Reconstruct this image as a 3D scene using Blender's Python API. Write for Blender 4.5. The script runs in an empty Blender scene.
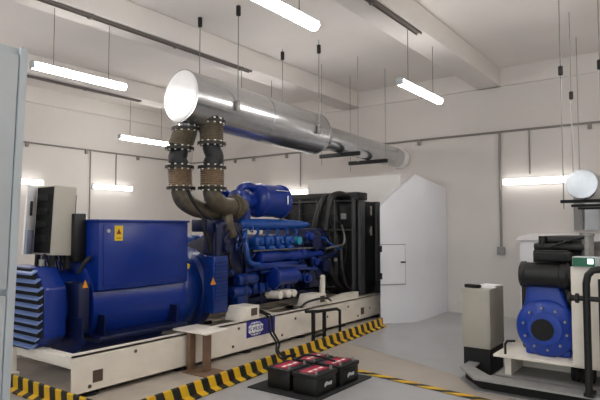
import bpy, bmesh, math, random
from mathutils import Vector, Matrix
random.seed(7)
S = bpy.context.scene
COL = S.collection
PI = math.pi
V = Vector

# ------------------------------------------------------------------ materials
def lin(h):
    h = h.lstrip('#')
    out = []
    for i in (0, 2, 4):
        c = int(h[i:i+2], 16) / 255
        out.append(c/12.92 if c <= .04045 else ((c+.055)/1.055)**2.4)
    return (*out, 1)

def mat(name, col, rough=.5, metal=0., var=.0, scale=6., bump=0., bscale=40., coat=0., spec=.5):
    m = bpy.data.materials.new(name); m.use_nodes = True
    nt = m.node_tree; b = nt.nodes['Principled BSDF']
    c = lin(col) if isinstance(col, str) else col
    b.inputs['Base Color'].default_value = c
    b.inputs['Roughness'].default_value = rough
    b.inputs['Metallic'].default_value = metal
    b.inputs['Specular IOR Level'].default_value = spec
    if coat: b.inputs['Coat Weight'].default_value = coat; b.inputs['Coat Roughness'].default_value = .15
    if var or bump:
        tc = nt.nodes.new('ShaderNodeTexCoord')
    if var:
        n = nt.nodes.new('ShaderNodeTexNoise'); n.inputs['Scale'].default_value = scale; n.inputs['Detail'].default_value = 5
        r = nt.nodes.new('ShaderNodeValToRGB')
        r.color_ramp.elements[0].position = .3; r.color_ramp.elements[1].position = .7
        r.color_ramp.elements[0].color = (*[x*(1-var) for x in c[:3]], 1)
        r.color_ramp.elements[1].color = (*[min(1, x*(1+var)) for x in c[:3]], 1)
        nt.links.new(tc.outputs['Object'], n.inputs['Vector']); nt.links.new(n.outputs['Fac'], r.inputs['Fac'])
        nt.links.new(r.outputs['Color'], b.inputs['Base Color'])
    if bump:
        n2 = nt.nodes.new('ShaderNodeTexNoise'); n2.inputs['Scale'].default_value = bscale; n2.inputs['Detail'].default_value = 4
        bp = nt.nodes.new('ShaderNodeBump'); bp.inputs['Strength'].default_value = bump; bp.inputs['Distance'].default_value = .02
        nt.links.new(tc.outputs['Object'], n2.inputs['Vector']); nt.links.new(n2.outputs['Fac'], bp.inputs['Height'])
        nt.links.new(bp.outputs['Normal'], b.inputs['Normal'])
    return m

def emis(name, col, strength):
    m = bpy.data.materials.new(name); m.use_nodes = True
    b = m.node_tree.nodes['Principled BSDF']
    b.inputs['Base Color'].default_value = (.8, .8, .8, 1)
    b.inputs['Emission Color'].default_value = col
    b.inputs['Emission Strength'].default_value = strength
    return m

def stripes(name, axis, pitch, skew_axis, skew, duty=.5, dark='#15130f', light='#eebd1a'):
    m = bpy.data.materials.new(name); m.use_nodes = True
    nt = m.node_tree; b = nt.nodes['Principled BSDF']; b.inputs['Roughness'].default_value = .5
    tc = nt.nodes.new('ShaderNodeTexCoord'); sp = nt.nodes.new('ShaderNodeSeparateXYZ')
    nt.links.new(tc.outputs['Object'], sp.inputs[0])
    def mth(op, a, bb):
        n = nt.nodes.new('ShaderNodeMath'); n.operation = op
        for i, x in enumerate((a, bb)):
            if x is None: continue
            if isinstance(x, (int, float)): n.inputs[i].default_value = x
            else: nt.links.new(x, n.inputs[i])
        return n.outputs[0]
    s = mth('ADD', mth('DIVIDE', sp.outputs[axis], pitch), mth('MULTIPLY', sp.outputs[skew_axis], skew))
    k = mth('GREATER_THAN', mth('FRACT', s, None), duty)
    nz = nt.nodes.new('ShaderNodeTexNoise'); nz.inputs['Scale'].default_value = 9; nz.inputs['Detail'].default_value = 5
    nt.links.new(tc.outputs['Object'], nz.inputs['Vector'])
    mx = nt.nodes.new('ShaderNodeMix'); mx.data_type = 'RGBA'
    mx.inputs['A'].default_value = lin(light); mx.inputs['B'].default_value = lin(dark)
    nt.links.new(k, mx.inputs['Factor'])
    mx2 = nt.nodes.new('ShaderNodeMix'); mx2.data_type = 'RGBA'; mx2.blend_type = 'MULTIPLY'; mx2.inputs['Factor'].default_value = .35
    nt.links.new(mx.outputs['Result'], mx2.inputs['A']); nt.links.new(nz.outputs['Color'], mx2.inputs['B'])
    nt.links.new(mx2.outputs['Result'], b.inputs['Base Color'])
    return m

M = dict(
    wall=mat('wall_paint', '#dbd6d1', .75, var=.03, scale=1.2, bump=.05, bscale=25),
    ceil=mat('ceiling_paint', '#e0dbd6', .85, var=.03, scale=1.0),
    floor=mat('floor_epoxy', '#a5a5a6', .35, var=.06, scale=1.5, bump=.02, bscale=8),
    concrete=mat('bare_concrete', '#b0a79b', .6, var=.12, scale=4, bump=.1, bscale=30),
    band=mat('tan_floor_band', '#a89f94', .5, var=.05, scale=3),
    blue=mat('blue_paint', '#0a2c80', .28, var=.08, scale=3, spec=.5),
    blued=mat('dark_blue_paint', '#0c2d74', .3, var=.25, scale=9, spec=.5),
    bluel=mat('light_blue_paint', '#154692', .25, var=.1, scale=9),
    navy=mat('navy_tone', '#08143c', .4, var=.2, scale=8),
    cream=mat('cream_paint', '#e9e2d6', .5, var=.06, scale=5),
    white=mat('white_paint', '#e6e6e8', .4, var=.02, scale=4),
    offw=mat('offwhite_sheet', '#e2e3e9', .3, var=.02, scale=2, bump=.15, bscale=3),
    galv=mat('galvanised_sheet', '#cfd0d2', .25, metal=.95, var=.06, scale=10, bump=.03, bscale=5),
    galvw=mat('glare_whitened_galv', '#f0f0f0', .3, metal=.35, var=.03, scale=6),  # galvanised sheet whitened: glare on the silencer end put into the colour
    steel=mat('dull_steel', '#9a9894', .45, metal=.8, var=.1, scale=20),
    grey=mat('grey_paint', '#8d8d8c', .5, var=.05),
    lgrey=mat('light_grey_paint', '#c3c9cc', .45, var=.04),
    beige=mat('beige_cabinet_paint', '#b3aea2', .5, var=.03),
    black=mat('black_paint', '#0d0d0d', .42, var=.3, scale=12),
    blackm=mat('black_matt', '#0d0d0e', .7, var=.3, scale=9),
    rubber=mat('black_rubber', '#1a1a1b', .75, var=.2, scale=30, bump=.2, bscale=120),
    radi=mat('radiator_black', '#0c0c0d', .5, var=.3, scale=14),
    radg=mat('radiator_dark_grey', '#27282a', .5, var=.15, scale=8),
    rust=mat('brown_heat_stained_steel', '#62594a', .55, metal=.35, var=.25, scale=14, bump=.1, bscale=30),
    rustd=mat('brown_braided_bellows', '#84705a', .5, metal=.4, var=.25, scale=30),
    flange=mat('dark_flange', '#2b2620', .5, metal=.4, var=.3, scale=20),
    wrap=mat('black_wrap', '#17191c', .55, var=.4, scale=25, bump=.3, bscale=40),
    bolt=mat('bright_bolts', '#d8d4cc', .3, metal=.6),
    brown=mat('brown_primer', '#7d6350', .65, var=.15, scale=10),
    yellow=mat('yellow_label', '#e0bd1c', .5),
    orange=mat('orange_label', '#d98a1a', .5),
    red=mat('red_label', '#b01c3c', .4, var=.1, scale=20),
    redd=mat('dark_red', '#7c1a22', .45),
    whitel=mat('white_lettering', '#f2f2f2', .5),
    green=mat('green_panel', '#1f6a4c', .4),
    screen=emis('lit_screen', (.85, .95, .9, 1), 1.2),
    logo=mat('logo_blue', '#2a2a8a', .4),
    conduit=mat('grey_conduit', '#8f8a86', .5, metal=.3),
    tray=mat('brown_grey_tray', '#77706b', .6, metal=.2),
    wire=mat('thin_wire', '#6c6662', .5, metal=.5),
    paper=mat('paper', '#efefef', .7),
    pouch=mat('grey_blue_pouch', '#8d93a8', .4),
    galvd=mat('weathered_galvanised', '#a5a5a4', .5, metal=.4, var=.08, scale=12),
    plaster=mat('plaster_white', '#e9e6e3', .7, var=.02, scale=2),
    blue2=mat('bright_blue_paint', '#173fa2', .35, var=.12, scale=8),
    radl=mat('radiator_frame_grey', '#48494b', .45, var=.1, scale=8),
    hole=mat('dark_recess', '#5a4c40', .8),
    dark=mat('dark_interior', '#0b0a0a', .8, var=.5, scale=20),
    slat=mat('slat_blue', '#7088bd', .4),
    cyan=mat('cyan_cap', '#2a8aa8', .35),
    tube=emis('lamp_diffuser', (1., .965, .93, 1), 25.),
    tubew=emis('wall_lamp_diffuser', (1., .965, .93, 1), 2.4),
    kerbx=stripes('hazard_stripes_long', 0, .187, 2, 1.6),
    kerby=stripes('hazard_stripes_short', 1, .187, 2, -1.6),
    tapey=stripes('hazard_tape_stripes', 1, .3, 0, 5., duty=.55),
)

# ------------------------------------------------------------------ mesh builder
class MB:
    def __init__(s): s.bm = bmesh.new()
    def box(s, x0, x1, y0, y1, z0, z1, bev=0., seg=2):
        b = bmesh.new()
        bmesh.ops.create_cube(b, size=1)
        for v in b.verts:
            v.co = V(((x0+x1)/2 + v.co.x*(x1-x0), (y0+y1)/2 + v.co.y*(y1-y0), (z0+z1)/2 + v.co.z*(z1-z0)))
        if bev: bmesh.ops.bevel(b, geom=b.edges[:], offset=bev, segments=seg, affect='EDGES', profile=.5)
        return s._add(b)
    def _add(s, b, mx=None):
        if mx is not None: b.transform(mx)
        me = bpy.data.meshes.new('tmp'); b.to_mesh(me); b.free(); s.bm.from_mesh(me); bpy.data.meshes.remove(me)
        return s
    def obox(s, c, size, rot=(0, 0, 0), bev=0.):
        from mathutils import Euler
        b = bmesh.new(); bmesh.ops.create_cube(b, size=1)
        for v in b.verts: v.co = V((v.co.x*size[0], v.co.y*size[1], v.co.z*size[2]))
        if bev: bmesh.ops.bevel(b, geom=b.edges[:], offset=bev, segments=2, affect='EDGES', profile=.5)
        return s._add(b, Matrix.Translation(c) @ Euler(rot).to_matrix().to_4x4())
    def lathe(s, prof, p0, ax, seg=28, cap=True):
        """prof: (distance along axis, radius) list"""
        ax = V(ax).normalized(); p0 = V(p0)
        q = ax.to_track_quat('Z', 'Y'); u = q @ V((1, 0, 0)); w = q @ V((0, 1, 0))
        rings = []
        for t, r in prof:
            rings.append([s.bm.verts.new(p0 + ax*t + (u*math.cos(2*PI*i/seg) + w*math.sin(2*PI*i/seg))*max(r, 1e-4)) for i in range(seg)])
        for a, b in zip(rings, rings[1:]):
            for i in range(seg):
                j = (i+1) % seg
                s.bm.faces.new((a[i], a[j], b[j], b[i]))
        if cap:
            s.bm.faces.new(rings[0][::-1]); s.bm.faces.new(rings[-1])
        return s
    def cyl(s, p0, p1, r, r2=None, seg=20):
        p0, p1 = V(p0), V(p1); L = (p1-p0).length
        return s.lathe([(0, r), (L, r if r2 is None else r2)], p0, p1-p0, seg)
    def tube(s, pts, r, seg=10, smooth=0):
        pts = [V(p) for p in pts]
        rs = r if isinstance(r, (list, tuple)) else None
        if smooth:
            out = []; rr = []
            n = len(pts)
            for i in range(n-1):
                p = [pts[max(i-1, 0)], pts[i], pts[i+1], pts[min(i+2, n-1)]]
                for k in range(smooth):
                    t = k/smooth
                    out.append(.5*((2*p[1]) + (p[2]-p[0])*t + (2*p[0]-5*p[1]+4*p[2]-p[3])*t*t + (3*p[1]-p[0]-3*p[2]+p[3])*t**3))
                    if rs: rr.append(rs[i]*(1-t)+rs[i+1]*t)
            out.append(pts[-1]); pts = out
            if rs: rr.append(rs[-1]); rs = rr
        rings = []; prev = None
        for i, p in enumerate(pts):
            if i == 0: d = pts[1]-p
            elif i == len(pts)-1: d = p-pts[i-1]
            else: d = (pts[i+1]-p).normalized() + (p-pts[i-1]).normalized()
            d.normalize()
            if prev is None:
                u = d.orthogonal().normalized()
            else:
                u = (prev - d*prev.dot(d)).normalized()
            prev = u; w = d.cross(u)
            rad = rs[i] if rs else r
            rings.append([s.bm.verts.new(p + (u*math.cos(2*PI*k/seg) + w*math.sin(2*PI*k/seg))*rad) for k in range(seg)])
        for a, b in zip(rings, rings[1:]):
            for k in range(seg):
                j = (k+1) % seg
                s.bm.faces.new((a[k], a[j], b[j], b[k]))
        s.bm.faces.new(rings[0][::-1]); s.bm.faces.new(rings[-1])
        return s
    def prism(s, poly, axis, a, b, bev=0.):
        """poly 2-D points in the other two axes (order yz, xz, xy), swept from a to b along axis"""
        B = bmesh.new()
        def P(p, t):
            return V((t, p[0], p[1])) if axis == 0 else V((p[0], t, p[1])) if axis == 1 else V((p[0], p[1], t))
        A = [B.verts.new(P(p, a)) for p in poly]; C = [B.verts.new(P(p, b)) for p in poly]
        n = len(poly)
        B.faces.new(A); B.faces.new(C)
        for i in range(n): B.faces.new((A[i], A[(i+1) % n], C[(i+1) % n], C[i]))
        bmesh.ops.recalc_face_normals(B, faces=B.faces)
        if bev: bmesh.ops.bevel(B, geom=B.edges[:], offset=bev, segments=2, affect='EDGES', profile=.5)
        return s._add(B)
    def mesh(s, vs, fs):
        vv = [s.bm.verts.new(v) for v in vs]
        for f in fs: s.bm.faces.new([vv[i] for i in f])
        return s
    def build(s, name, m, parent=None, org=None, ang=38):
        bm = s.bm
        bmesh.ops.recalc_face_normals(bm, faces=bm.faces)
        for f in bm.faces: f.smooth = True
        for e in bm.edges:
            if len(e.link_faces) == 2 and e.calc_face_angle(0) > math.radians(ang): e.smooth = False
        if parent is not None: o0 = ORG[parent.name]
        elif org is not None: o0 = V(org)
        else:
            xs = [v.co for v in bm.verts]
            o0 = V(((min(c.x for c in xs)+max(c.x for c in xs))/2, (min(c.y for c in xs)+max(c.y for c in xs))/2, min(c.z for c in xs)))
        for v in bm.verts: v.co -= o0
        me = bpy.data.meshes.new(name); bm.to_mesh(me); bm.free()
        me.materials.append(M[m] if isinstance(m, str) else m)
        o = bpy.data.objects.new(name, me); COL.objects.link(o)
        ORG[o.name] = o0
        if parent is not None: o.parent = parent
        else: o.location = o0
        return o
ORG = {}
def tag(o, label, cat, group=None, kind=None):
    if label: o['label'] = label
    if cat: o['category'] = cat
    if group: o['group'] = group
    if kind: o['kind'] = kind
    return o
def thing(name, loc, label, cat, group=None):
    o = bpy.data.objects.new(name, None); o.empty_display_size = .1; COL.objects.link(o)
    o.location = loc; ORG[o.name] = V(loc)
    return tag(o, label, cat, group)
def dup(root, delta, label, group=None):
    def cp(o, parent):
        c = o.copy(); COL.objects.link(c)
        if parent: c.parent = parent
        for ch in [x for x in COL.objects if x.parent == o]: cp(ch, c)
        return c
    c = cp(root, None); c.location = root.location + V(delta); c['label'] = label
    ORG[c.name] = ORG[root.name] + V(delta)
    if group: c['group'] = group
    return c
def struct(o): o['kind'] = 'structure'; return o
def B(*a, **k): return MB().box(*a, **k)
def text_mesh(name, body, size, m, parent, loc, rot, ext=.002, sx=1.):
    cu = bpy.data.curves.new('t', 'FONT'); cu.body = body; cu.size = size; cu.extrude = ext
    cu.align_x = 'CENTER'; cu.align_y = 'CENTER'
    to = bpy.data.objects.new('t', cu); COL.objects.link(to)
    bpy.context.view_layer.update()
    me = bpy.data.meshes.new_from_object(to.evaluated_get(bpy.context.evaluated_depsgraph_get()))
    bpy.data.objects.remove(to); bpy.data.curves.remove(cu)
    from mathutils import Euler
    me.transform(Matrix.Translation(V(loc) - ORG[parent.name]) @ Euler(rot).to_matrix().to_4x4() @ Matrix.Diagonal((sx, 1, 1, 1)))
    me.name = name; me.materials.clear(); me.materials.append(M[m])
    o = bpy.data.objects.new(name, me); COL.objects.link(o); o.parent = parent; ORG[o.name] = ORG[parent.name]
    return o

# ------------------------------------------------------------------ camera
H = 1.55; F = 545.
cam_d = bpy.data.cameras.new('camera'); cam = bpy.data.objects.new('camera', cam_d); COL.objects.link(cam)
cam_d.sensor_width = 36; cam_d.lens = F/600*36; cam_d.clip_start = .05
cam.location = (0, 0, H)
cam.rotation_euler = (PI/2 + math.atan(28/F), 0, math.radians(36.3 - 90))
S.camera = cam

# ------------------------------------------------------------------ room
XE, YL, YR, XF, ZC, ZB = 9.85, 10.75, -3.2, -2.2, 4.38, 4.06
struct(B(XF, XE, YR, YL, -.12, 0).build('floor', 'floor'))
struct(B(XF-.2, XE+.2, YR-.2, YL+.2, ZC, ZC+.15).build('ceiling', 'ceil'))
struct(B(XF-.2, XE+.2, YL, YL+.2, -.12, ZC).build('wall_left', 'wall'))
struct(B(XF-.2, XE+.2, YR-.2, YR, -.12, ZC).build('wall_right', 'wall'))
struct(B(XE, XE+.2, YR, YL, -.12, ZC).build('wall_back', 'wall'))
m = MB()   # wall behind the viewer with a wide open doorway to daylight
m.box(XF-.2, XF, YR, -2.2, -.12, ZC); m.box(XF-.2, XF, 5.0, YL, -.12, ZC); m.box(XF-.2, XF, -2.2, 5.0, 3.6, ZC); m.box(XF-.2, XF, -2.2, 5.0, -.12, 0)
struct(m.build('wall_front', 'wall'))
pd_ = bpy.data.lights.new('door_portal', 'AREA'); pd_.shape = 'RECTANGLE'; pd_.size = 3.6; pd_.size_y = 7.2; pd_.cycles.is_portal = True
po = bpy.data.objects.new('door_portal', pd_); COL.objects.link(po); po.location = (XF-.1, 1.4, 1.8); po.rotation_euler = (0, -PI/2, 0)
# beams along the room and ring beams on the walls
n = 0
for y0, y1 in ((2.78, 3.2), (5.66, 6.08), (8.7, 9.1), (-.2, .2)):
    n += 1
    struct(B(XF, XE, y0, y1, ZB, ZC, bev=.012).build('trim_%d' % n, 'ceil'))
struct(B(XE-.07, XE, YR, YL, ZB, ZC).build('trim_5', 'ceil'))
struct(B(XF, XE, YL-.07, YL, ZB, ZC).build('trim_6', 'ceil'))
# floor areas: bare concrete inside the kerb, tan band across the aisle
struct(MB().prism([(2.66, 3.73), (7.95, 4.10), (9.8, 4.10), (9.8, 7.6), (2.66, 7.6)], 2, 0, .004).build('trim_7', 'concrete'))
struct(MB().prism([(5.02, 1.6), (5.25, 3.3), (5.7, 3.9), (6.4, 3.9), (5.9, 2.65), (5.6, 2.0), (5.35, .5), (5.0, -3), (4.6, -3)], 2, 0, .004).build('trim_8', 'band'))

# ------------------------------------------------------------------ lamps
def pendant(x0, x1, y, label, ztop=ZB, wires=True):
    z = 3.3
    t = thing('pendant_light', ((x0+x1)/2, y, z), label, 'light', 'linear lamps hung from the ceiling beams')
    prof = [(-.036, .04), (-.03, .058), (.03, .058), (.036, .04)]
    MB().prism([(y+a, z+b) for a, b in prof], 0, x0, x1, bev=.006).build('housing', 'lgrey', t)
    d = [(-.034, .042), (-.048, .022), (-.048, .0), (-.036, -.022), (-.014, -.032), (.014, -.032), (.036, -.022), (.048, .0), (.048, .022), (.034, .042)]
    MB().prism([(y+a, z+b) for a, b in d], 0, x0+.02, x1-.02).build('diffuser', 'tube', t)
    for e in (x0, x1):
        s = 1 if e == x0 else -1
        B(min(e, e+s*.025), max(e, e+s*.025), y-.05, y+.05, z-.028, z+.05, bev=.01).build('end_cap', 'lgrey', t)
    if wires:
        for x in (x0+.25, x1-.25):
            MB().cyl((x, y, z+.055), (x, y, ztop), .004, seg=6).build('suspension_wire', 'wire', t)
    return t
pendant(2.62, 3.86, 2.66, 'lit linear lamp cut by the top edge, hanging in front of the silencer', ztop=ZC)
pendant(2.95, 4.15, 5.76, 'lit linear lamp at upper left hanging above the grey control cabinet', ztop=ZB-.045)
pendant(6.35, 7.62, 9.0, 'lit linear lamp left of the silencer end, high in front of left wall', ztop=ZB)
pendant(5.92, 7.2, 2.87, 'lit linear lamp hanging under right ceiling beam in front of the back wall', ztop=ZB-.045)
pendant(6.1, 7.35, 5.82, 'lit linear lamp hidden behind the silver silencer', ztop=ZB)
pendant(-.6, .65, 2.66, 'lit linear lamp hanging behind the viewer', ztop=ZC)
pendant(-.4, .85, 5.76, 'lit linear lamp left of the viewer near the front wall', ztop=ZB)
pendant(2.6, 3.85, 9.0, 'lit linear lamp over the left aisle beyond the frame', ztop=ZB)
pendant(2.2, 3.45, -.05, 'added unseen linear lamp right of the viewer, brightening the right ceiling', ztop=ZB)  # extra lamp put in to brighten the right side of the ceiling
pendant(5.9, 7.15, -.05, 'added unseen linear lamp above the far end of the small engine set', ztop=ZB)  # unseen fixture added to lift the dark right ceiling
pendant(5.9, 7.15, -2.2, 'added unseen linear lamp by the right hand wall, for ceiling light', ztop=ZC)  # added for its light on the right ceiling, out of view

def wall_lamp(p0, p1, wall, label):
    """p0..p1 along the wall"""
    z = 2.46 if wall == 'left' else 2.35
    if wall == 'left':
        t = thing('wall_light', ((p0+p1)/2, YL, z), label, 'light', 'linear lamps fixed to the walls')
        B(p0, p1, YL-.035, YL, z-.05, z+.06, bev=.006).build('housing', 'lgrey', t)
        B(p0+.02, p1-.02, YL-.11, YL-.035, z-.055, z+.055, bev=.02).build('diffuser', 'tubew', t)
    else:
        t = thing('wall_light', (XE, (p0+p1)/2, z), label, 'light', 'linear lamps fixed to the walls')
        B(XE-.035, XE, p0, p1, z-.05, z+.06, bev=.006).build('housing', 'lgrey', t)
        B(XE-.11, XE-.035, p0+.02, p1-.02, z-.055, z+.055, bev=.02).build('diffuser', 'tubew', t)
    return t
wall_lamp(4.62, 5.79, 'left', 'lit linear lamp on left wall just above the open control cabinet')
wall_lamp(6.9, 7.93, 'left', 'lit linear lamp on left wall above the blue terminal box')
wall_lamp(1.55, 2.79, 'back', 'lit linear lamp on back wall behind the hung round exhaust pipe')
wall_lamp(6.92, 8.15, 'back', 'lit linear lamp on back wall peeping out behind the blue air filter')

# ------------------------------------------------------------------ cable trays under beams, wall conduits
def tray(x0, x1, y, label):
    t = thing('cable_tray', ((x0+x1)/2, y, ZB), label, 'cable tray', 'cable trays under the ceiling beams')
    m = MB()
    m.box(x0, x1, y-.035, y+.035, ZB-.012, ZB-.004); m.box(x0, x1, y-.035, y-.03, ZB-.035, ZB-.004); m.box(x0, x1, y+.03, y+.035, ZB-.035, ZB-.004)
    m.build('channel', 'tray', t)
    x = x0+.3
    while x < x1:
        B(x, x+.04, y-.04, y+.04, ZB-.045, ZB-.001).build('bracket', 'tray', t); x += 1.3
    return t
tray(2.0, 6.45, 5.72, 'grey cable tray under the beam running above and left of silencer')
tray(2.6, 6.7, 8.82, 'grey cable tray under the far left beam behind upper left lamp')
tray(3.6, 6.45, 2.84, 'short grey cable tray under the right ceiling beam')

ZK = 3.25
t = thing('wall_conduit', (4, YL, ZK), 'thin grey conduit line running along the left wall', 'conduit')
MB().cyl((-2, YL-.03, ZK), (XE-.04, YL-.03, ZK), .017, seg=8).build('pipe', 'conduit', t)
for x, z0 in ((6.85, 1.7), (7.5, 2.46)):
    MB().cyl((x, YL-.03, ZK), (x, YL-.03, z0), .013, seg=8).build('drop_pipe', 'conduit', t)
for x in (5.45, 6.75, 8.1, 9.2):
    MB().box(x-.03, x+.03, YL-.055, YL, ZK-.09, ZK-.01, bev=.008).build('bracket', 'conduit', t)
t = thing('wall_conduit', (XE, 4, ZK), 'thin grey conduit line running along the back wall', 'conduit')
MB().cyl((XE-.03, YR, ZK), (XE-.03, YL-.04, ZK), .02, seg=8).build('pipe', 'conduit', t)
for y, z0, r in ((2.83, 1.2, .022), (2.33, 2.47, .014), (9.6, 1.6, .014), (7.2, 2.47, .014)):
    MB().cyl((XE-.03, y, ZK), (XE-.03, y, z0), r, seg=8).build('drop_pipe', 'conduit', t)
B(XE-.07, XE, 2.77, 2.9, 1.09, 1.22, bev=.01).build('outlet_box', 'grey', t)
for y in (4.35, 5.7, 8.6, 7.6, 9.2, 1.4):
    MB().box(XE-.055, XE, y-.03, y+.03, ZK-.1, ZK-.01, bev=.008).build('bracket', 'conduit', t)

# ------------------------------------------------------------------ left foreground switchgear cabinet
t = thing('electrical_cabinet', (.4, 2.0, 0), 'tall pale grey electrical cabinet cut by the left edge of the photo', 'cabinet')
B(-.25, .985, 2.0, 2.6, 0, 2.2, bev=.006).build('body', 'lgrey', t)
dr = B(-.22, .955, 1.982, 2.0, 1.32, 2.17, bev=.004).build('door', 'lgrey', t)
B(.88, .9, 1.965, 1.985, 1.36, 1.44, bev=.004).build('lock', 'grey', dr)
B(-.22, .955, 1.982, 2.0, .1, 1.30, bev=.004).build('lower_panel', 'lgrey', t)
B(.958, .985, 1.978, 2.0, 0.0, 2.2, bev=.003).build('corner_post', 'lgrey', t)
t.rotation_euler = (0, math.radians(1.5), 0); t.location.x -= .04; t.location.z = .026

# ================================================================== GENERATOR SET
g = thing('generator_set', (5.8, 5.6, 0), 'large blue diesel generator set with black radiator on a cream steel base frame', 'generator')
# --- base frame
YN, YFAR = 4.56, 6.6
m = MB()
for s, y in ((1, YN), (-1, YFAR)):
    m.box(2.77, 8.75, min(y, y+s*.014), max(y, y+s*.014), .04, .40)
    m.box(2.77, 8.75, min(y, y+s*.11), max(y, y+s*.11), .384, .40)
    m.box(2.77, 8.75, min(y, y+s*.11), max(y, y+s*.11), .04, .056)
base = m.build('base_frame', 'cream', g)
for x in (2.84, 4.4, 5.9, 7.4, 8.66):
    B(x-.06, x+.06, YN+.012, YFAR-.012, .28, .382, bev=.01).build('cross_member', 'cream', base)
for x in (3.0, 4.1, 5.15, 6.3, 7.4, 8.5):
    for y in (YN+.09, YFAR-.09):
        MB().cyl((x, y, .004), (x, y, .042), .085, seg=18).build('mounting_pad', 'rubber', base)
for x0 in (2.98, 7.9):
    B(x0, x0+.105, YN-.003, YN, .125, .235).build('lifting_hole', 'hole', base)
for x, z in ((2.95, .1), (3.45, .33), (4.85, .13), (4.95, .33), (5.8, .12), (6.1, .3), (6.9, .22), (7.5, .3), (8.2, .2), (7.8, .12)):
    MB().cyl((x, YN, z), (x, YN-.006, z), .018, seg=12).build('rail_plug', 'hole', base)
m = MB()
m.box(2.74, 2.78, 5.56, 5.68, .12, .36); m.box(2.7, 2.78, 5.5, 5.7, .1, .125)
m.build('end_bracket', 'cream', base)
# logo plate on the rail
lp = B(5.09, 5.645, YN-.006, YN, .19, .39, bev=.002).build('logo_plate', 'logo', g)
m = MB(); N = 40; cx, cz, rx, rz = 5.255, .29, .14, .09
ring = []
y = YN-.0075
vs = [(cx+rx*math.cos(2*PI*i/N), y, cz+rz*math.sin(2*PI*i/N)) for i in range(N)]
vs2 = [(a, y-.0015, c) for a, _, c in vs]
m.mesh(vs+vs2, [tuple(range(N)), tuple(range(N, 2*N))[::-1]] + [(i, (i+1) % N, N+(i+1) % N, N+i) for i in range(N)])
m.build('globe_emblem', 'whitel', lp)
m = MB(); y = YN-.0105
for k in (-.62, 0, .62):      # meridians
    pts = [(cx+rx*k*math.cos(a), y, cz+rz*math.sin(a)) for a in [(-.5+i/16)*PI for i in range(17)]]
    if k == 0: pts = [(cx, y, cz-rz), (cx, y, cz+rz)]
    m.tube(pts, .0045, seg=4)
for zz in (.62, .33, -.33, -.62):
    w = rx*math.sqrt(1-zz*zz); m.box(cx-w, cx+w, y-.001, y+.001, cz+rz*zz-.005, cz+rz*zz+.005)
m.build('globe_lines', 'logo', lp)
B(cx-rx*.99, cx+rx*.99, YN-.014, YN-.009, cz-.036, cz+.036).build('globe_band', 'whitel', lp)
text_mesh('lettering', 'FG WILSON', .066, 'logo', lp, (cx, YN-.015, cz), (PI/2, 0, 0), sx=.82)

# --- alternator
AY, AZ = 5.6, .78
def octo(hw, zt, zb, ch): # half width, top, bottom, chamfer
    return [(AY-hw, zb+ch*.7), (AY-hw, zt-ch), (AY-hw+ch, zt), (AY+hw-ch, zt), (AY+hw, zt-ch), (AY+hw, zb+ch*.7), (AY+hw-ch, zb), (AY-hw+ch, zb)]
m = MB()
m.lathe([(0, .40), (.26, .40), (.27, .52), (.29, .56), (1.40, .56), (1.44, .58), (1.52, .58)], (3.0, AY, AZ-.05), (1, 0, 0), 48)
alt = m.build('alternator', 'blue', g)
vc = MB().prism(octo(.5, 1.16, .35, .2), 0, 2.80, 3.03, bev=.02).build('vent_cowl', 'blue', alt)
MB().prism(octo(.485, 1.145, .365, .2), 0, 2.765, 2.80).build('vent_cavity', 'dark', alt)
m = MB()
for k in range(10):
    z = .40 + k*.078
    hw = .49 if .5 < z < .96 else .49 - .8*(max(.5-z, z-.96))
    m.prism([(2.735, z-.012), (2.79, z+.022), (2.79, z+.036), (2.735, z+.006)], 1, AY-hw, AY+hw)
m.build('vent_slat', 'slat', alt)
B(3.25, 4.4, 4.86, 5.15, .40, .46, bev=.01).build('mounting_foot', 'navy', alt)  # feet and gussets darkened to navy for the shadow under the alternator
B(3.25, 4.4, 6.05, 6.34, .40, .46, bev=.01).build('mounting_foot', 'navy', alt)
for x in (3.1, 3.35, 4.3):
    B(x-.006, x+.006, 4.93, 5.3, .44, .66).build('gusset', 'navy', alt)
    B(x-.015, x+.015, 5.9, 6.3, .44, .72).build('gusset', 'navy', alt)
B(3.1, 3.22, 5.0, 5.3, .5, 1.0, bev=.02).build('bearing_bracket', 'navy', alt)
MB().tube([(3.12, 5.05, 1.1), (3.15, 5.0, 1.2), (3.24, 5.05, 1.25), (3.3, 5.2, 1.2)], .02, seg=8, smooth=4).build('lead', 'blackm', alt)
MB().prism([(3.13, .95), (3.19, .95), (3.16, 1.03)], 1, 4.991, 5.0).build('warning_triangle', 'orange', alt)
MB().cyl((2.9, 5.35, 1.17), (2.9, 5.35, 1.235), .03, seg=12).build('lifting_eye', 'steel', alt)
# terminal box on top
tb = thing  # placeholder name not used as an object
tbx = B(3.31, 4.52, 5.0, 6.2, .905, 1.615, bev=.012).build('terminal_box', 'blue', g)
B(3.295, 4.535, 4.985, 6.215, 1.615, 1.64, bev=.006).build('lid', 'blue', tbx)
B(3.36, 4.47, 4.988, 5.0, .95, 1.58, bev=.004).build('side_panel', 'blue', tbx)
wl = B(3.485, 3.585, 4.983, 4.988, 1.415, 1.575).build('warning_label', 'yellow', tbx)
m = MB().prism([(3.505, 1.485), (3.565, 1.485), (3.535, 1.545)], 1, 4.9815, 4.984); m.box(3.503, 3.567, 4.9815, 4.984, 1.44, 1.448)
m.build('warning_mark', 'redd', tbx)
MB().cyl((3.41, 4.988, 1.52), (3.41, 4.978, 1.52), .02, seg=12).build('screw', 'bolt', tbx)
B(3.28, 3.312, 5.35, 5.75, 1.1, 1.45, bev=.008).build('gland_plate', 'blued', tbx)
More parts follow.
